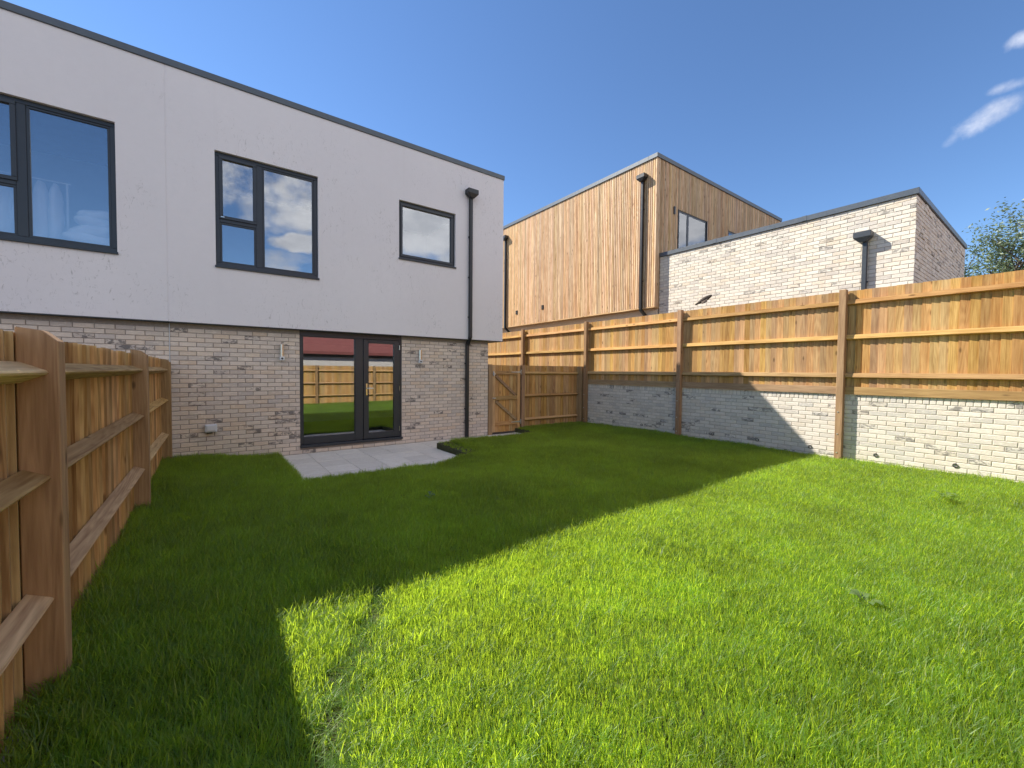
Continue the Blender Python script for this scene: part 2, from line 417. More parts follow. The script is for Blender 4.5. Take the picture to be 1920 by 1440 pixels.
# paving slabs
pv = empty('patio_paving', (2.4, 7.5, -.20), 'pale stone slab patio in front of the glazed doors with path to the gate', 'patio')
pb = MB(); pb.box(PX0, PX1, PY0, 8.59, -.25, -.158); pb.box(PX1, PATHX, PATHY, 8.59, -.25, -.159)
pb.build('mortar_bed', 'mortar_wall', pv)
sb = MB(); sb.box(-.2215, .2215, -.2215, .2215, -.04, 0); slab0 = None
for i in range(12):
    for j in range(5):
        x, y = PX0+.225+.45*i, 8.58-.225-.45*j
        if not in_paving(x, y): continue
        if slab0 is None:
            o = sb.build('slab', 'paving', pv, org=(0, 0, 0), bevel=.004); slab0 = o.data; o.location = Vector((x, y, -.14)) - world_of(pv)
        else:
            o = inst('slab', slab0, pv, (x, y, -.14+random.uniform(-.0025, .0025)))
            bv = o.modifiers.new('bevel', 'BEVEL'); bv.width = .004; bv.segments = 1

# ------------------------------------------------------------------ houses
YG, YR = 8.594, 8.454
def win_bars(mb, x0, x1, z0, z1, y0, y1, wdt):
    mb.box(x0, x1, y0, y1, z1-wdt, z1); mb.box(x0, x1, y0, y1, z0, z0+wdt)
    mb.box(x0, x0+wdt, y0, y1, z0+wdt, z1-wdt); mb.box(x1-wdt, x1, y0, y1, z0+wdt, z1-wdt)
def pane(parent, x0, x1, z0, z1, y):
    MB().box(x0, x1, y, y+.006, z0, z1).build('pane', 'glazing', parent)
def big_window(house, x0, x1, z0, z1):
    y = YR+.055
    fr = MB(); win_bars(fr, x0, x1, z0, z1, y, y+.08, .062)
    xm0, xm1 = x0+.575, x0+.675
    fr.box(xm0, xm1, y+.001, y+.079, z0+.062, z1-.062); fr.box(x0+.062, xm0, y+.002, y+.078, z0+.735, z0+.815)
    wnd = fr.build('window', 'frame_grey', house, bevel=.004)
    sa = MB(); win_bars(sa, x0+.055, xm0+.012, z0+.79, z1-.05, y-.018, y+.05, .052); sa.build('sash', 'frame_grey', wnd, bevel=.004)
    b2 = MB(); win_bars(b2, xm1, x1-.062, z0+.062, z1-.062, y+.012, y+.05, .03); win_bars(b2, x0+.062, xm0, z0+.062, z0+.735, y+.012, y+.05, .03)
    b2.build('glazing_bead', 'frame_grey', wnd, bevel=.003)
    pane(wnd, x0+.10, xm0-.03, z0+.83, z1-.09, y+.02); pane(wnd, x0+.085, xm0-.02, z0+.085, z0+.715, y+.03); pane(wnd, xm1+.02, x1-.085, z0+.085, z1-.085, y+.03)
    MB().box(x0-.012, x1+.012, YR-.03, y+.01, z0-.035, z0-.001).build('sill', 'frame_grey', wnd, bevel=.004)
    MB().box(x0+.075, x0+.125, y-.022, y-.0185, z0+.812, z0+.826).build('trickle_tag', 'chrome', wnd)
    return wnd
def shell(house, x0, x1, holes, xin0, xin1):
    """upper storey: front wall with window openings, returns, back, slab and roof"""
    z0, z1, y0, y1 = 2.19, 6.13, YR, YR+.20
    mb = MB(); xsx = sorted({x0, x1, *[h[0] for h in holes], *[h[1] for h in holes]}); zs = sorted({z0, z1, *[h[2] for h in holes], *[h[3] for h in holes]})
    # front wall as one connected grid with openings and their reveals
    V = {}; v = []; f = []
    def g(x, z, y):
        if (x, z, y) not in V: V[(x, z, y)] = len(v); v.append((x, y, z))
        return V[(x, z, y)]
    for i in range(len(xsx)-1):
        for k in range(len(zs)-1):
            a, b, c, d = xsx[i], xsx[i+1], zs[k], zs[k+1]; mx, mz = (a+b)/2, (c+d)/2
            if any(h[0] < mx < h[1] and h[2] < mz < h[3] for h in holes): continue
            f.append((g(a, c, y0), g(b, c, y0), g(b, d, y0), g(a, d, y0))); f.append((g(a, c, y1), g(a, d, y1), g(b, d, y1), g(b, c, y1)))
    for (a, b, c, d) in holes:
        for p, q in (((a, c), (b, c)), ((b, c), (b, d)), ((b, d), (a, d)), ((a, d), (a, c))): f.append((g(*p, y0), g(*q, y0), g(*q, y1), g(*p, y1)))
    for p, q in (((x0, z0), (x1, z0)), ((x1, z0), (x1, z1)), ((x1, z1), (x0, z1)), ((x0, z1), (x0, z0))): f.append((g(*p, y1), g(*q, y1), g(*q, y0), g(*p, y0)))
    mb.add(v, f)
    mb.box(x1-.2, x1, y1, 16.8, z0, z1); mb.box(x0, x0+.2, y1, 16.8, z0, z1); mb.box(x0+.2, x1-.2, 16.6, 16.8, z0, z1)
    rw = mb.build('render_wall', 'white_render', house)
    MB().box(x0+.001, x1-.001, YR+.012, 16.79, z0-.014, z0-.001).build('soffit_trim', 'metal_grey', house)
    MB().box(x0+.2, x1-.2, y1, 16.6, z0+.001, z0+.25).build('floor_slab', 'interior_paint', house)
    MB().box(x0+.2, x1-.2, y1, 16.6, 5.75, 6.05).build('roof', 'membrane', house)
    # room behind the upstairs glazing
    MB().box(xin0, xin1, 12.4, 12.5, z0+.25, 5.75).build('room_wall', 'interior_paint', house)
    cp = MB(); cp.box(x0, x1+.02, YR-.022, YR+.30, 6.131, 6.235); cp.box(x1-.3, x1+.02, YR+.30, 16.82, 6.131, 6.235); cp.box(x0, x0+.3, YR+.30, 16.82, 6.131, 6.235); cp.box(x0+.3, x1-.3, 16.5, 16.82, 6.131, 6.235)
    cp.build('roof_coping', 'coping_grey', house, bevel=.005)
    return rw

# --- the house of this garden
hs = empty('terraced_house', (2.7, YG, -.14), 'white rendered house over brick ground floor with glazed patio doors', 'house', 'terraced houses sharing one roof line')
W2, W3 = (.126, 1.690, 3.160, 5.035), (3.250, 4.580, 3.810, 5.010)
shell(hs, -.484, 5.905, [W2, W3], -.284, 5.705)
big_window(hs, *W2)
x0, x1, z0, z1 = W3; y = YR+.055
fr = MB(); win_bars(fr, x0, x1, z0, z1, y, y+.08, .06); w3 = fr.build('window', 'frame_grey', hs, bevel=.004)
sa = MB(); win_bars(sa, x0+.045, x1-.045, z0+.045, z1-.045, y-.02, y+.05, .05); sa.build('sash', 'frame_grey', w3, bevel=.005)
pane(w3, x0+.085, x1-.085, z0+.085, z1-.085, y+.02)
MB().box(x0-.012, x1+.012, YR-.03, y+.01, z0-.033, z0-.001).build('sill', 'frame_grey', w3, bevel=.004)
# ground floor brickwork
DX0, DX1, DZ0, DZ1 = 1.385, 3.365, -.025, 2.185
bw = MB(); bw.box(-.484, DX0, YG+.008, YG+.25, -.28, 2.175); bw.box(DX1, 5.572, YG+.008, YG+.25, -.28, 2.175); bw.box(DX0, DX1, YG+.008, YG+.25, -.28, DZ0-.004)
bw.box(5.30, 5.571, YG+.25, 16.4, -.28, 2.175); bw.box(-.484, -.25, YG+.25, 16.4, -.28, 2.175); bw.box(-.25, 5.30, 16.2, 16.4, -.28, 2.175)
wall = bw.build('brick_wall', 'mortar_house', hs)
items = lay(-.482, 5.578, -.215, 32, [(DX0-.002, DX1+.002, DZ0-.02, 3.)])
items = [i for i in items if i[1]+i[3]/2 < 2.175]
place_bricks(wall, (0, YG, 0), (1, 0, 0), (0, -1, 0), items, 'house_brick', vis=lambda p: p.z > -.12)
ret = [((u), z, wd, h) for (u, z, wd, h) in lay(0, 2.4, -.215, 31)]
rb = MB()
for k, (u, z, wd, h) in enumerate(ret):
    v, f = brick_verts(wd, h, Vector((0, 1, 0)), Vector((1, 0, 0)), k % 4); rb.add([Vector((5.579, YG+.012+u, z))+q for q in v], f)
o = rb.build('brickwork', 'house_brick', wall); o['kind'] = 'stuff'
MB().box(-.25, 5.30, YG+.25, 16.2, -.2, -.03).build('ground_floor', 'interior_floor', hs)
MB().box(-.25, 5.30, 12.8, 12.9, -.03, 2.17).build('room_wall', 'interior_paint', hs)
# patio door set: fixed light on the left, door leaf on the right
yd = YG+.028
fr = MB(); fr.box(DX0, DX1, yd, yd+.075, 2.08, DZ1); fr.box(DX0, DX0+.055, yd, yd+.075, .02, 2.08); fr.box(DX1-.05, DX1, yd, yd+.075, .02, 2.08)
fr.box(2.40, 2.555, yd, yd+.075, .02, 2.08); fr.box(DX0+.055, 2.40, yd, yd+.075, .02, .15)
dset = fr.build('patio_door_frame', 'frame_grey', hs, bevel=.004)
MB().box(DX0-.004, DX1+.012, YG-.045, yd+.08, -.03, .019).build('threshold', 'frame_grey', dset, bevel=.006)
pane(dset, DX0+.05, 2.405, .145, 2.085, yd+.035)
bd = MB(); win_bars(bd, DX0+.055, 2.40, .15, 2.08, yd+.012, yd+.034, .012); bd.build('glazing_bead', 'frame_grey', dset)
lf_ = MB(); a0, a1, b0, b1 = 2.562, DX1-.053, .028, 2.075; yl = yd-.012
lf_.box(a0, a0+.105, yl, yl+.06, b0, b1); lf_.box(a1-.115, a1, yl, yl+.06, b0, b1); lf_.box(a0+.105, a1-.115, yl, yl+.06, b0, b0+.125); lf_.box(a0+.105, a1-.115, yl, yl+.06, b1-.075, b1)
leaf = lf_.build('door_leaf', 'frame_grey', dset, bevel=.004)
pane(leaf, a0+.10, a1-.11, b0+.12, b1-.07, yl+.03)
hd = MB(); hd.box(2.606, 2.636, yl-.012, yl-.0005, .93, 1.17); hd.tube([(2.621, yl-.012, 1.075), (2.621, yl-.05, 1.075), (2.66, yl-.052, 1.075), (2.74, yl-.05, 1.073)], .009, 8)
hd.build('door_handle', 'chrome', leaf)
for z in (.20, 1.06, 1.93): MB().tube([(DX1-.05, yl-.012, z-.05), (DX1-.05, yl-.012, z+.05)], .009, 8).build('hinge', 'chrome', leaf)
# wall lights, socket, drainpipe
for X in (1.085, 3.765):
    L = MB(); L.tube([(X, YG-.055, 1.68), (X, YG-.055, 1.90)], .032, 14); L.box(X-.02, X+.02, YG-.03, YG+.002, 1.75, 1.83)
    lo = L.build('wall_light', 'chrome', hs)
    q = MB(); q.box(X-.038, X+.038, YG-.095, YG-.04, 1.61, 1.679); q.build('sensor_box', 'white_plastic', lo, bevel=.006)
    q = MB(); q.tube([(X, YG-.094, 1.645), (X, YG-.10, 1.645)], .017, 12); q.build('sensor_eye', 'pipe_black', lo)
sk = MB(); sk.box(-.055, .115, YG-.085, YG+.001, .385, .515); so_ = sk.build('outdoor_socket', 'white_plastic', hs, bevel=.012)
MB().box(-.03, .09, YG-.097, YG-.0855, .41, .50).build('socket_lid', 'white_plastic', so_, bevel=.006)
MB().box(-.03, .05, YG-.05, YG, .36, .3845).build('cable_gland', 'pipe_black', so_)
def downpipe(parent, path, hopper, m, brackets, axis):
    """square section pipe with an open hopper; axis is the outward normal ('y' or 'x')"""
    p = MB(); h = .036
    pts = [Vector(q) for q in path]
    for a, b in zip(pts, pts[1:]):
        d = (b-a).normalized(); s = Vector((1, 0, 0)) if axis == 'y' else Vector((0, 1, 0)); n = d.cross(s).normalized()
        a2, b2 = a-d*.012, b+d*.012
        p.add([c+s*i*h+n*j*h for c in (a2, b2) for i, j in ((-1, -1), (1, -1), (1, 1), (-1, 1))], [(0, 1, 2, 3), (7, 6, 5, 4), (0, 4, 5, 1), (1, 5, 6, 2), (2, 6, 7, 3), (3, 7, 4, 0)])
    o = p.build('downpipe', m, parent, bevel=.006)
    c = Vector(hopper); hh = MB(); wt, dt, wb, db, H1, H2 = .135, .085, .05, .045, .10, .19
    ring = lambda wq, dq, z: [(c.x+i*(wq if axis == 'y' else dq), c.y+j*(dq if axis == 'y' else wq), c.z+z) for i, j in ((-1, -1), (1, -1), (1, 1), (-1, 1))]
    v = ring(wt, dt, 0) + ring(wt, dt, -H1) + ring(wb, db, -H2)
    hh.add(v, [(0, 1, 2, 3)] + [(k+i, k+(i+1) % 4, k+4+(i+1) % 4, k+4+i) for k in (0, 4) for i in range(4)] + [(8, 9, 10, 11)])
    hh.build('hopper', m, o, bevel=.006)
    for q in brackets:
        q = Vector(q); e = (.055, .012) if axis == 'y' else (.012, .055)
        MB().box(q.x-e[0], q.x+e[0], q.y-e[1], q.y+e[1], q.z-.014, q.z+.014).build('bracket', m, o)
    return o
XD = 4.955
downpipe(hs, [(XD, YR-.045, 5.55), (XD, YR-.045, 2.24), (XD, YG-.05, 2.06), (XD, YG-.05, -.14)], (XD, YR-.088, 5.62), 'pipe_black',
         [(XD, YR-.03, z) for z in (4.55, 3.62, 2.70)] + [(XD, YG-.03, z) for z in (1.62, .55)], 'y')

# --- the house next door, left
nh = empty('terraced_house', (-3.6, YG, -.14), 'white rendered neighbouring house at left edge with pillows behind its window', 'house', 'terraced houses sharing one roof line')
W1 = (-2.625, -1.062, 3.160, 5.055)
shell(nh, -7.2, -.496, [W1], -7.0, -.7)
big_window(nh, *W1)
MB().box(-3.6, -3.5, YR+.2, 12.4, 2.44, 5.75).build('room_wall', 'interior_paint', nh)
bw = MB(); bw.box(-7.2, -.496, YG+.008, YG+.25, -.28, 2.175); bw.box(-7.2, -6.95, YG+.25, 16.4, -.28, 2.175); bw.box(-.74, -.496, YG+.25, 16.4, -.28, 2.175)
nwall = bw.build('brick_wall', 'mortar_house', nh)
items = [i for i in lay(-4.2, -.498, -.215, 32, phase=.3) if i[1]+i[3]/2 < 2.175]
place_bricks(nwall, (0, YG, 0), (1, 0, 0), (0, -1, 0), items, 'house_brick', vis=lambda p: p.z > 1.52)
MB().box(-.4935, -.4865, YG-.001, YG+.007, -.2, 2.172).build('movement_joint_seal', 'linen', nh)
MB().box(-.4958, -.4842, YR+.0035, YR+.15, 2.192, 6.128).build('movement_joint_seal', 'white_render', nh)

# linen behind the neighbour's window
for k, (cx_, cz_, sx, sz, rz) in enumerate(((-1.36, 3.33, .34, .10, .1), (-1.33, 3.48, .29, .085, -.15), (-1.30, 3.60, .27, .08, .2), (-1.28, 3.72, .25, .075, -.1))):
    bm = bmesh.new(); bmesh.ops.create_icosphere(bm, subdivisions=4, radius=1)
    for v in bm.verts:
        p = v.co; e = lambda q, n: math.copysign(abs(q)**n, q)
        p.x, p.y = e(p.x, .55)*sx, e(p.y, .55)*.17; p.z = p.z*sz*(1 - .45*(abs(p.x)/sx)**4) + .012*math.sin(p.x*26+k)*math.cos(p.y*19)
    me = bpy.data.meshes.new('pillow'); bm.to_mesh(me); bm.free(); me.materials.append(MATS['linen']); me.polygons.foreach_set('use_smooth', [True]*len(me.polygons))
    o = bpy.data.objects.new('pillow', me); link(o, None, (cx_, 8.80, cz_)); o.rotation_euler = (0, (.1, -.12, .14, -.08)[k], rz)
    tag(o, ('wide white pillow at the bottom of the pile in the left window', 'white pillow second from bottom of the pile in the left window',
            'white pillow second from top of the pile in the left window', 'white pillow on top of the pile in the left window')[k], 'pillow', 'pillows piled behind the neighbour window')
rk = MB(); rk.tube([(-2.7, 8.98, 4.18), (-1.62, 8.98, 4.18)], .012, 8); rk.tube([(-1.66, 8.98, 2.44), (-1.66, 8.98, 4.19)], .014, 8); rk.tube([(-2.66, 8.98, 2.44), (-2.66, 8.98, 4.19)], .014, 8); rk.tube([(-1.66, 8.80, 2.46), (-1.66, 9.16, 2.46)], .014, 8); rk.tube([(-2.66, 8.80, 2.46), (-2.66, 9.16, 2.46)], .014, 8)
tag(rk.build('clothes_rail', 'white_plastic'), 'pale clothes rail standing inside the left upstairs window', 'clothes rail')
for k, (X, wd, zl) in enumerate(((-1.78, .07, 3.28), (-1.93, .10, 3.05), (-2.12, .09, 3.45), (-2.3, .13, 3.2))):
    g = MB(); n = 9; v = []; f = []
    for i in range(n):
        z = 4.14 - (4.14-zl)*i/(n-1); ww = wd*(.35+.65*min(1, i/2))*(1+.12*math.sin(i*1.7+k))
        for j in range(12):
            a = 2*math.pi*j/12; v.append((X+ww*math.cos(a)*(1+.15*math.sin(3*a+i*.4)), 8.98+.2*min(1, .3+i/2)*math.sin(a), z))
    for i in range(n-1):
        for j in range(12): f.append((i*12+j, i*12+(j+1) % 12, (i+1)*12+(j+1) % 12, (i+1)*12+j))
    f.append(tuple(range(12))); f.append(tuple(range((n-1)*12, n*12))); g.add(v, f)
    tag(g.build('hanging_garment', 'linen', smooth=True), ('short white garment at the right end of the clothes rail', 'long white garment second from right on the clothes rail', 'short narrow white garment third from right on the clothes rail', 'white garment at the left of the clothes rail')[k], 'garment', 'garments on the clothes rail')

# ------------------------------------------------------------------ fences
BOARD = {}
def board_mesh(axis, face, h, m, w_=.125, rev=False, dk=1.):
    """feather-edge board, thick edge first; axis is the run direction (0 x, 1 y), face the outward sign on the other axis"""
    key = (axis, face, round(h, 3), m, w_, rev, dk)
    if key not in BOARD:
        prof = [(0, .022), (w_, .009), (w_, 0.), (0, .011)]; v = []
        prof = [(t, d*dk) for t, d in prof]
        if rev: prof = [(w_-t, d) for t, d in prof]
        for z in (0, h):
            for (t, d) in prof: v.append((t, face*d, z) if axis == 0 else (face*d, t, z))
        me = bpy.data.meshes.new('board'); me.from_pydata(v, [], [(0, 1, 2, 3), (4, 7, 6, 5), (0, 4, 5, 1), (1, 5, 6, 2), (2, 6, 7, 3), (3, 7, 4, 0)])
        bm = bmesh.new(); bm.from_mesh(me); bmesh.ops.recalc_face_normals(bm, faces=bm.faces); bm.to_mesh(me); bm.free()
        me.materials.append(MATS[m]); BOARD[key] = me
    return BOARD[key]
def boards(parent, axis, face, a, b, plane, z0, z1, m, step=.1, jit=.004, rev=False, dk=1.):
    n = int((b-a)/step)
    for i in range(n):
        t = a + (b-a)*i/n; p = (t, plane, z0) if axis == 0 else (plane, t, z0)
        o = inst('board', board_mesh(axis, face, z1-z0, m, rev=rev, dk=dk), parent, (p[0], p[1], z0+random.uniform(-jit, jit)))
        o.rotation_euler[0 if axis == 1 else 1] = random.uniform(-.002, .002)
def rail(parent, axis, face, a, b, plane, z, m, h=.088, out=.062, name='rail'):
    """triangular arris rail with its apex outwards"""
    tri = [(plane, z-h/2), (plane+face*out*.93, z-.009), (plane+face*out, z), (plane+face*out*.93, z+.009), (plane, z+h/2)]
    mb = MB(); mb.prism(tri, a, b, axis) if axis == 0 else mb.prism(tri, a, b, 1)
    return mb.build(name, m, parent)

# right-hand fence on the retaining wall
rw = empty('retaining_wall', (8.9, 3.5, -.2), 'low pale brick retaining wall with rowlock top under the tall fence', 'wall')
XW = 8.83
mw = MB(); mw.box(XW+.005, XW+.10, -2.6, 8.62, -.25, 1.098); rwall = mw.build('mortar_core', 'mortar_wall', rw)
it = lay(-2.6, 8.62, -.2, 16)
dr = [8.266, 7.36, 6.46, 5.55, 4.635, 3.724, 2.824, 1.904, 1.006, .1]
items = it
# rowlock course on edge
nso = int((8.62+2.6)/.075)
items = [i for i in items] + [(-2.6+.075*(k+.5), 1.0505, .065, .101) for k in range(nso)]
place_bricks(rwall, (XW, 0, 0), (0, 1, 0), (-1, 0, 0), items, 'wall_brick', vis=lambda p: p.z > .02 and p.y > .35)
for yv in dr:
    wp = MB(); n = 14; v = []; f = []
    for (r_, d) in ((.030, .0), (.030, -.012), (.023, -.012), (.023, .006)):
        v += [(XW+d, yv+r_*math.cos(2*math.pi*j/n), .122+r_*math.sin(2*math.pi*j/n)) for j in range(n)]
    for k in range(3): f += [(k*n+j, k*n+(j+1) % n, (k+1)*n+(j+1) % n, (k+1)*n+j) for j in range(n)]
    f.append(tuple(range(3*n, 4*n))); wp.add(v, f); wp.build('weep_pipe', 'pipe_black', rw)

rf = empty('tall_timber_fence', (8.83, 5, 1.1), 'tall orange-brown timber fence standing on the low brick wall', 'fence')
PY = [-.64, 2.385, 5.41, 8.345, 11.30, 14.2]
for i, yy in enumerate(PY):
    zb = -.15 if i < 4 else .9
    po = MB().box(8.712, 8.812, yy-.05, yy+.05, zb, 2.885).build('post', 'post_wood_z', rf, bevel=.004)
    if i < 4:
        for z in (.10, .42, .80): MB().tube([(8.714, yy+.012, z), (8.704, yy+.012, z)], .011, 6).build('bolt_head', 'galvanised', po)
for i in range(len(PY)-1):
    a, b = PY[i]+.05, PY[i+1]-.05
    gvb = MB().box(8.800, 8.828, a+.001, b-.001, 1.104, 1.235).build('gravel_board', 'post_wood_y', rf, bevel=.003)
    for z in (2.665, 2.075, 1.425):
        mb = MB(); zz = z
        mb.prism([(8.838, z-.042), (8.792, z-.034), (8.782, z-.026), (8.790, z+.040), (8.838, z+.046)], a+.001, b-.001, 1); mb.build('rail', 'fence_wood_y', rf)
boards(rf, 1, -1, -.9, 14.2, 8.870, 1.19, 2.868, 'fence_wood_z', rev=True, dk=1.35)
# garden fence on the left
lfn = empty('garden_fence', (-.6, 2.75, -.05), 'weathered brown close-board fence along the left edge, posts and triangular rails showing', 'fence')
LPY = [-.30, 2.75, 5.74, 8.47]
for i, yy in enumerate(LPY):
    zt = (1.60, 1.625, 1.64, 1.60)[i]
    mb = MB(); xa, xb = -.668, -.538
    mb.prism([(xa, -.25), (xb, -.25), (xb, zt-.06), (xb-.05, zt-.012), (xa, zt)], yy-.05, yy+.05, 1); mb.build('post', 'post_wood_z', lfn, bevel=.004)
edges = [-1.88] + LPY
for i in range(len(edges)-1):
    a = edges[i]+.05 if i else edges[i]; b = edges[i+1]-.05
    for z in (1.425, .955, .40): rail(lfn, 1, 1, a+.001, b-.001, -.655, z+random.uniform(-.006, .006), 'left_wood_y', .092, .085)
boards(lfn, 1, 1, -1.88, 8.46, -.706, -.06, 1.60, 'left_wood_z', jit=.006, dk=2.3)
lfn.rotation_euler.z = -.0112      # the fence line runs a touch out of square with the house
# return fence and gate beside the house
sf = empty('return_fence', (7.8, 8.65, -.05), 'short shaded close-board fence panel between the gate and the brick wall', 'fence')
YF = 8.66
for x, yp in ((6.675, YF-.09), (8.768, YF-.19)): MB().box(x-.05, x+.05, yp, YF+.01, -.2, 1.605).build('post', 'post_wood_z', sf, bevel=.004)
for z in (1.40, .80, .17): rail(sf, 0, -1, 6.726, 8.709, YF-.012, z, 'fence_wood_x', .085, .055)
boards(sf, 0, -1, 6.73, 8.70, YF+.012, -.06, 1.605, 'fence_wood_z')
MB().box(6.726, 8.709, YF-.03, YF-.012, -.16, -.015).build('gravel_board', 'post_wood_x', sf)
gt = empty('garden_gate', (6.1, 8.63, -.1), 'brown ledged and braced timber gate beside the house corner', 'gate')
MB().box(5.584, 5.695, YF-.10, YF, -.2, 1.615).build('post', 'post_wood_z', gt, bevel=.004)
boards(gt, 0, -1, 5.71, 6.60, YF, -.10, 1.60, 'fence_wood_z', step=.1)
def plank(p, q, wd, t, m, name, parent):
    p, q = Vector(p), Vector(q); d = (q-p).normalized(); n = Vector((0, -1, 0)); s = d.cross(n)
    mb = MB(); mb.add([c+s*i*wd/2+n*j for c in (p, q) for i, j in ((-1, 0), (1, 0), (1, t), (-1, t))], [(0, 1, 2, 3), (7, 6, 5, 4), (0, 4, 5, 1), (1, 5, 6, 2), (2, 6, 7, 3), (3, 7, 4, 0)])
    return mb.build(name, m, parent, bevel=.003)
yb = YF-.024
for z in (1.41, .77, .12): plank((5.80, yb, z), (6.50, yb, z), .095, .028, 'fence_wood_x', 'ledge', gt)
for x in (5.755, 6.545): plank((x, yb, -.09), (x, yb, 1.585), .085, .034, 'fence_wood_z', 'stile', gt)
plank((5.83, yb, 1.33), (6.44, yb, .84), .07, .026, 'post_wood_x', 'brace', gt); plank((5.83, yb, .69), (6.48, yb, .19), .07, .026, 'post_wood_x', 'brace', gt)
for z in (1.43, .135):
    hg = MB(); hg.prism([(6.60, z-.022), (6.60, z+.022), (6.30, z+.008), (6.30, z-.008)], yb-.040, yb-.035, 1); hg.box(6.595, 6.628, yb-.043, yb-.035, z-.06, z+.06); hg.build('hinge', 'galvanised', gt)
lt = MB(); lt.box(5.66, 5.82, yb-.046, yb-.036, .755, .785); lt.box(5.665, 5.69, yb-.05, yb-.036, .735, .805); lt.tube([(5.72, yb-.05, .77), (5.72, yb-.09, .77), (5.76, yb-.09, .77)], .008, 6); lt.build('bolt', 'galvanised', gt)
lt = MB(); lt.box(5.655, 5.69, yb-.05, yb-.04, 1.40, 1.47); lt.box(5.72, 5.80, yb-.046, yb-.036, 1.36, 1.40); lt.tube([(5.74, yb-.05, 1.44), (5.74, yb-.06, 1.33)], .018, 8); lt.build('latch', 'galvanised', gt)
# fence behind the viewer, mirrored in the glazing
bf = empty('back_fence', (4, -1.93, -.05), 'low timber fence across the lawn mirrored in the patio doors', 'fence')
for x in (-.3, 1.75, 3.75, 6.2, 8.6): MB().box(x-.05, x+.05, -1.99, -1.89, -.2, 1.63).build('post', 'post_wood_z', bf)
for z in (1.40, .86, .32): rail(bf, 0, 1, -.6, 8.8, -1.985, z, 'fence_wood_x', .085, .07)
boards(bf, 0, 1, -.65, 8.8, -2.01, -.06, 1.62, 'fence_wood_z')
rh = empty('red_roofed_house', (9, -9, -.3), 'pale brick house with red roof mirrored in the patio doors', 'house')
MB().box(3.6, 16, -20.0, -6.0, -.3, 2.12).build('brick_wall', 'wall_brick', rh)
ro = MB(); ro.prism([(-5.7, 2.25), (-5.7, 2.40), (-13, 7.5), (-20.3, 2.40), (-20.3, 2.25)], 3.3, 16.3, 0); ro.build('roof', 'roof_tile_red', rh)
MB().box(3.55, 16.1, -20.1, -5.9, 2.121, 2.249).build('fascia', 'frame_grey', rh)

# ------------------------------------------------------------------ buildings behind the fence
XG, XL, YL = 10.10, 9.90, 6.90
ga = empty('brick_garage', (12.6, 4.3, 1.02), 'flat-roofed pale brick building with grey coping behind the tall fence', 'building')
gm = MB(); gm.box(XG+.005, 15.46, 1.751, 6.895, .9, 4.63); gw = gm.build('brick_wall', 'mortar_wall', ga)
items = lay(1.748, 6.895, 1.03, 48, phase=.15)
place_bricks(gw, (XG, 0, 0), (0, 1, 0), (-1, 0, 0), items, 'garage_brick', vis=lambda p: p.z > 2.95)
fb = MB()
for k, (u, z, wd, h) in enumerate(lay(XG+.002, 15.46, 1.03, 48, phase=.4)):
    v, f = brick_verts(wd, h, Vector((1, 0, 0)), Vector((0, -1, 0)), k % 4); pj = random.uniform(0, .004) + (.012 if random.random() < .05 else 0); fb.add([Vector((u, 1.745-pj, z))+q for q in v], f)
o = fb.build('brickwork', 'garage_brick', gw); o['kind'] = 'stuff'
cp = MB(); cp.box(XG-.03, XG+.25, 1.715, 6.896, 4.632, 4.738); cp.box(XG+.25, 15.50, 1.715, 2.0, 4.632, 4.738); cp.build('roof_coping', 'coping_grey', ga, bevel=.004)
for yj in (3.45, 5.35): MB().box(XG-.034, XG+.254, yj-.045, yj+.045, 4.640, 4.742).build('coping_joint', 'coping_grey', ga, bevel=.003)
MB().box(XG+.25, 15.4, 2.0, 6.895, 4.55, 4.66).build('roof', 'membrane', ga)
downpipe(ga, [(XG-.05, 2.43, 4.0), (XG-.05, 2.43, 1.1)], (XG-.09, 2.455, 4.13), 'metal_grey', [(XG-.03, 2.43, 3.2)], 'x')

lb = empty('larch_clad_house', (13.9, 10.5, 1.02), 'two-storey house with projecting upper floor clad in vertical larch slats', 'house')
ZB, ZT = 3.27, 7.30
MB().box(XL+.042, 17.86, YL+.042, 17.0, ZB+.004, ZT-.002).build('backing_wall', 'dark_void', lb)
MB().box(XG+.02, 17.6, 6.95, 16.8, .9, ZB).build('brick_wall', 'garage_brick', lb)
MB().box(XL+.001, 17.86, YL+.001, 17.0, ZB-.03, ZB+.003).build('soffit', 'larch_y', lb)
pitch, sw, sd = .0665, .046, .038
wz0, wz1 = 5.0, 6.14
wins = [(10.98, 12.52), (13.86, 15.2)]
SL = {}
def slat_mesh(wd, dep, h, axis):
    k = (wd, dep, round(h, 3), axis)
    if k not in SL:
        mb = MB(); (mb.box(0, dep, 0, wd, 0, h) if axis == 1 else mb.box(0, wd, 0, dep, 0, h)); me = bpy.data.meshes.new('slat')
        me.from_pydata(mb.v, [], mb.f); me.materials.append(MATS['larch_z']); SL[k] = me
    return SL[k]
yy = YL
while yy < 16.95:
    inst('cladding_slat', slat_mesh(sw, sd, ZT-ZB, 1), lb, (XL+random.uniform(-.002, .002), yy, ZB)); yy += pitch
xx = XL+.05
while xx < 17.82:
    if any(a-.04 < xx < b for a, b in wins):
        inst('cladding_slat', slat_mesh(sw, sd, ZT-wz1, 0), lb, (xx, YL+random.uniform(-.002, .002), wz1))
    else: inst('cladding_slat', slat_mesh(sw, sd, ZT-ZB, 0), lb, (xx, YL+random.uniform(-.002, .002), ZB))
    xx += pitch
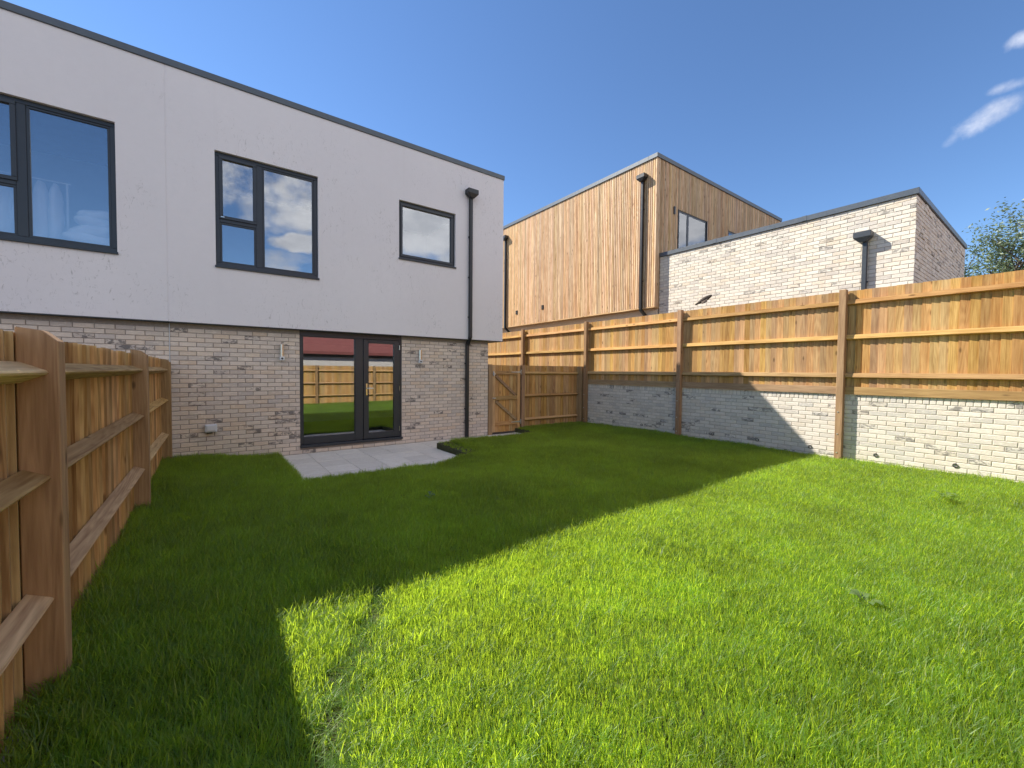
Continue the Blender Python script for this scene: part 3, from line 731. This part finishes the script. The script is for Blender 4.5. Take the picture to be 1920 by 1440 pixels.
for a, b in wins:
    fr = MB(); win_bars(fr, a, b, wz0-.6, wz1, YL+.02, YL+.033, .06); xm = a+.5 if a < 12 else a+.7; fr.box(xm-.05, xm+.05, YL+.019, YL+.0335, wz0-.54, wz1-.06)
    wn = fr.build('window', 'frame_grey', lb)
    MB().box(a+.055, b-.055, YL+.026, YL+.0325, wz0-.545, wz1-.055).build('pane', 'glazing', wn)
    MB().box(a-.02, a, YL-.005, YL+.033, wz0-.6, wz1+.02).build('reveal', 'frame_grey', wn); MB().box(b, b+.02, YL-.005, YL+.033, wz0-.6, wz1+.02).build('reveal', 'frame_grey', wn)
MB().box(XL-.03, 17.9, YL-.03, YL+.25, ZT, 7.415).build('roof_coping', 'coping_grey', lb, bevel=.004)
MB().box(XL-.03, XL+.25, YL+.25, 17.02, ZT, 7.414).build('roof_coping', 'coping_grey', lb, bevel=.004)
MB().box(XL+.25, 17.86, YL+.25, 17.0, ZT, 7.33).build('roof', 'membrane', lb)
for yq in (7.32, 13.93):
    downpipe(lb, [(XL-.05, yq, 6.85), (XL-.05, yq, 3.22), (XG-.03, yq-.02, 3.05), (XG-.03, yq-.02, 1.1)], (XL-.09, yq, 6.95), 'pipe_black', [(XL-.03, yq, z) for z in (6.0, 5.0, 4.0)], 'x')
for yq, zq in ((13.2, 3.78), (11.62, 3.80)): MB().box(XL-.02, XL+.01, yq-.055, yq+.055, zq-.075, zq+.075).build('vent_grille', 'dark_void', lb)
MB().box(10.70, 10.76, YL-.04, YL, 5.95, 6.16).build('wall_light', 'metal_grey', lb)

# ------------------------------------------------------------------ tree beyond the garage
TX, TY, TZ = 21.0, 1.75, 1.0
tr = empty('tree', (TX, TY, TZ), 'airy blue-green tree showing above the fence right of the garage', 'tree')
tm = MB(); tips = []
def limb(p, d, L, r, lev):
    pts = [p]; rr = [r]; q = p.copy(); dd = d.copy(); n = 5
    for i in range(n):
        dd = (dd + Vector((random.gauss(0, .13), random.gauss(0, .13), random.gauss(.06, .08)))).normalized(); q = q + dd*L/n; pts.append(q.copy()); rr.append(r*(1-.62*(i+1)/n))
    tm.tube(pts, rr, 6 if lev < 2 else 4, False)
    if lev == 0: kids = 8
    elif lev == 1: kids = 5
    elif lev == 2: kids = 4
    else:
        tips.extend(pts[2:]); return
    for k in range(kids):
        i = random.randint(2 if lev else 3, n); a = random.uniform(0, 6.28); s = Vector((math.cos(a), math.sin(a), random.uniform(.1, .6)))
        limb(pts[i], (dd*.55+s*.75).normalized(), L*random.uniform(.5, .7), rr[i]*.6, lev+1)
limb(Vector((TX, TY, TZ)), Vector((0, 0, 1)), 3.45, .2, 0)
tm.build('trunk', 'bark', tr, org=(TX, TY, TZ), smooth=True)
lv_, lf2 = [], []
for p in tips:
    for k in range(12):
        c = p + Vector((random.gauss(0, .13), random.gauss(0, .13), random.gauss(0, .10))); s = random.uniform(.028, .058)
        a = Vector((random.gauss(0, 1), random.gauss(0, 1), random.gauss(-.4, .6))).normalized(); b = a.cross(Vector((random.gauss(0, 1), random.gauss(0, 1), random.gauss(0, 1)))).normalized(); n = len(lv_)
        lv_ += [tuple(c-a*s*1.3), tuple(c+b*s*.5), tuple(c+a*s*1.3), tuple(c-b*s*.5)]; lf2.append((n, n+1, n+2, n+3))
me = bpy.data.meshes.new('crown'); me.from_pydata([tuple(Vector(q)-Vector((TX, TY, TZ))) for q in lv_], [], lf2); me.materials.append(MATS['tree_leaf'])
inst('crown', me, tr, (TX, TY, TZ))

# ------------------------------------------------------------------ bird in flight
bdir = ray(1320, 562).normalized(); bp = Vector((0, 0, CAM_H)) + bdir*6.2
bm_ = MB(); ax = (r3*.86 + u3*.50).normalized(); nn = bdir.cross(ax).normalized()
bm_.tube([bp+ax*t for t in (-.13, -.10, -.05, 0, .05, .085, .105, .125)], [.012, .012, .026, .034, .030, .022, .018, .003], 8)
bird = bm_.build('flying_bird', 'feather', smooth=True, org=tuple(bp)); tag(bird, 'small brown bird flying past the pale brick building above the fence', 'bird')
for s in (-1, 1):
    wg = MB(); o1 = bp+ax*.03+bdir*s*.02
    pts = [bp+ax*.05+bdir*s*.02, bp+ax*.02+bdir*s*.10+nn*.04, bp-ax*.05+bdir*s*.17+nn*.03, bp-ax*.05+bdir*s*.08+nn*.03, bp-ax*.05+bdir*s*.02]
    wg.add([p+nn*d for d in (0, .006) for p in pts], [(0, 1, 2, 3, 4), (9, 8, 7, 6, 5)] + [(i, (i+1) % 5, 5+(i+1) % 5, 5+i) for i in range(5)]); wg.build('wing', 'feather', bird)

# ------------------------------------------------------------------ weeds in the lawn
def weed(px, py, n, size, label):
    d = ray(px, py); p = Vector((0, 0, CAM_H)) + d*((-.045-CAM_H)/d.z+0); z = soil_z(p.x, p.y); mb = MB(); mb.v = []
    for k in range(n):
        a = 2*math.pi*k/n + random.uniform(-.4, .4); L = size*random.uniform(.7, 1.2); h = random.uniform(.05, .09); dirv = Vector((math.cos(a), math.sin(a), 0)); s = Vector((-math.sin(a), math.cos(a), 0))
        rows = []
        for t, wd, zz in ((0, .002, 0), (.3, .004, .6), (.5, .018, .95), (.75, .026, 1.05), (1, .002, .9)):
            c = Vector((p.x, p.y, z+.005)) + dirv*L*t + Vector((0, 0, h*zz)); rows += [c-s*wd*(size/.1), c+Vector((0, 0, -.004)), c+s*wd*(size/.1)]
        mb.add(rows, [(3*i+j, 3*i+j+1, 3*i+j+4, 3*i+j+3) for i in range(4) for j in range(2)])
    tag(mb.build('lawn_weed', 'weed_leaf', smooth=True), label, 'weed', 'weeds in the lawn')
weed(1622, 1140, 7, .10, 'pale broad-leaved weed in the sunny lawn at lower right')
weed(1772, 938, 6, .12, 'flat weed in the sunny lawn near the brick wall')
weed(806, 942, 5, .09, 'small broad-leaved weed in the shaded lawn beyond the shadow edge')

# ------------------------------------------------------------------ grass
tufts = bpy.data.collections.new('tuft_library')
def tuft(n, spread, h, hv, bend, wdt):
    v, f = [], []
    for k in range(n):
        r = spread*math.sqrt(random.random()); a = random.uniform(0, 6.283); x, y = r*math.cos(a), r*math.sin(a)
        H = h*random.uniform(1-hv, 1+hv); la = random.uniform(0, 6.283); bd_ = bend*random.uniform(.3, 1.5); ww = wdt*random.uniform(.7, 1.25); fa = la + 1.57 + random.uniform(-.5, .5)
        lx, ly = math.cos(la), math.sin(la); sx, sy_ = math.cos(fa)*ww/2, math.sin(fa)*ww/2; b = len(v)
        for t, q in ((0, 1), (.4, .95), (.75, .7)):
            o = H*bd_*t*t; z = H*t*(1-.35*bd_*t); v += [(x+lx*o-sx*q, y+ly*o-sy_*q, z), (x+lx*o+sx*q, y+ly*o+sy_*q, z)]
        v.append((x+lx*H*bd_, y+ly*H*bd_, H*(1-.35*bd_))); f += [(b, b+1, b+3, b+2), (b+2, b+3, b+5, b+4), (b+4, b+5, b+6)]
    me = bpy.data.meshes.new('tuft'); me.from_pydata(v, [], f); me.materials.append(MATS['grass_blade'])
    o = bpy.data.objects.new('tuft_%02d' % len(tufts.objects), me); tufts.objects.link(o)
for k in range(8): tuft(30, .045, .060, .35, .28, .0032)      # 0-7 mown
for k in range(4): tuft(26, .045, .088, .35, .6, .0034)      # 8-11 long, floppy
for k in range(2): tuft(9, .03, .14, .3, .9, .0045)           # 12-13 stray long stems
for k in range(2): tuft(24, .06, .085, .3, 1.6, .004)        # 14-15 laid flat
pts, rot, scl, ind = [], [], [], []
GROOVE = [(.30, 1.2), (.35, 1.66), (.50, 2.05), (.79, 2.46), (.91, 2.74)]
def gdist(x, y):
    best = 9
    for (a, b), (c, d) in zip(GROOVE, GROOVE[1:]):
        t = max(0, min(1, ((x-a)*(c-a)+(y-b)*(d-b))/((c-a)**2+(d-b)**2))); best = min(best, math.hypot(x-a-t*(c-a), y-b-t*(d-b)))
    return best
cells = []
gx, gy = -.61, -1.88
while gy < 8.57:
    st = .035 if gy < 4.5 else .041
    gx = -.61
    while gx < 8.80:
        cells.append((gx+random.uniform(-.55, .55)*st, gy+random.uniform(-.55, .55)*st)); gx += st
    gy += st
for (x, y) in cells:
    if in_paving(x, y, .015): continue
    if x > 5.5 and y > 8.5: continue
    dcam = math.hypot(x, y-.3)
    n = .5+.5*math.sin(x*2.1+1.3*math.sin(y*1.7))*math.sin(y*1.9+1.1*math.sin(x*2.3))
    gd = gdist(x, y); s = random.uniform(.8, 1.2)*(.85+.3*n)
    left = sst(1.6, .2, x)
    if gd < .055:
        if random.random() < .62: continue
        i = random.choice((14, 15)); s *= .8
    elif gd < .1 and y < 2.2: i = random.choice((14, 15, 9))
    elif random.random() < .012: i = random.choice((12, 13))
    elif random.random() < .10+.55*left: i = random.randint(8, 11)
    else: i = random.randint(0, 7)
    edge = min(x+.62, 8.8-x); 
    if edge < .12: s *= 1.15
    if PX1 < x < PX1+.28 and PY0+.1 < y < PATHY: 
        if random.random() < .6: continue
        s *= .55
    pts.append((x, y, soil_z(x, y)-.002)); a = random.uniform(0, 6.283)
    rot.append((random.gauss(0, .12), random.gauss(0, .12), a)); scl.append(s); ind.append(i)
me = bpy.data.meshes.new('lawn_grass'); me.from_pydata(pts, [], [])
at = me.attributes.new('rot', 'FLOAT_VECTOR', 'POINT'); at.data.foreach_set('vector', np.array(rot, np.float32).ravel())
at = me.attributes.new('scl', 'FLOAT', 'POINT'); at.data.foreach_set('value', np.array(scl, np.float32))
at = me.attributes.new('ind', 'INT', 'POINT'); at.data.foreach_set('value', np.array(ind, np.int32))
me.materials.append(MATS['grass_blade'])
go = bpy.data.objects.new('lawn_grass', me); C.objects.link(go); tag(go, 'bright green lawn grass, half in the house shadow', 'grass', kind='stuff')
ng = bpy.data.node_groups.new('grass_scatter', 'GeometryNodeTree')
ng.interface.new_socket('Geometry', in_out='INPUT', socket_type='NodeSocketGeometry'); ng.interface.new_socket('Geometry', in_out='OUTPUT', socket_type='NodeSocketGeometry')
gi, gq = ng.nodes.new('NodeGroupInput'), ng.nodes.new('NodeGroupOutput'); ip = ng.nodes.new('GeometryNodeInstanceOnPoints'); ci = ng.nodes.new('GeometryNodeCollectionInfo')
ci.inputs[0].default_value = tufts; ci.inputs['Separate Children'].default_value = True; ci.inputs['Reset Children'].default_value = True
def attr(nm, ty):
    n = ng.nodes.new('GeometryNodeInputNamedAttribute'); n.data_type = ty; n.inputs[0].default_value = nm; return n.outputs[0]
ng.links.new(gi.outputs[0], ip.inputs['Points']); ng.links.new(ci.outputs[0], ip.inputs['Instance']); ip.inputs['Pick Instance'].default_value = True
ng.links.new(attr('ind', 'INT'), ip.inputs['Instance Index']); ng.links.new(attr('scl', 'FLOAT'), ip.inputs['Scale'])
e2r = ng.nodes.new('FunctionNodeEulerToRotation'); ng.links.new(attr('rot', 'FLOAT_VECTOR'), e2r.inputs[0]); ng.links.new(e2r.outputs[0], ip.inputs['Rotation'])
ng.links.new(ip.outputs[0], gq.inputs[0]); go.modifiers.new('scatter', 'NODES').node_group = ng
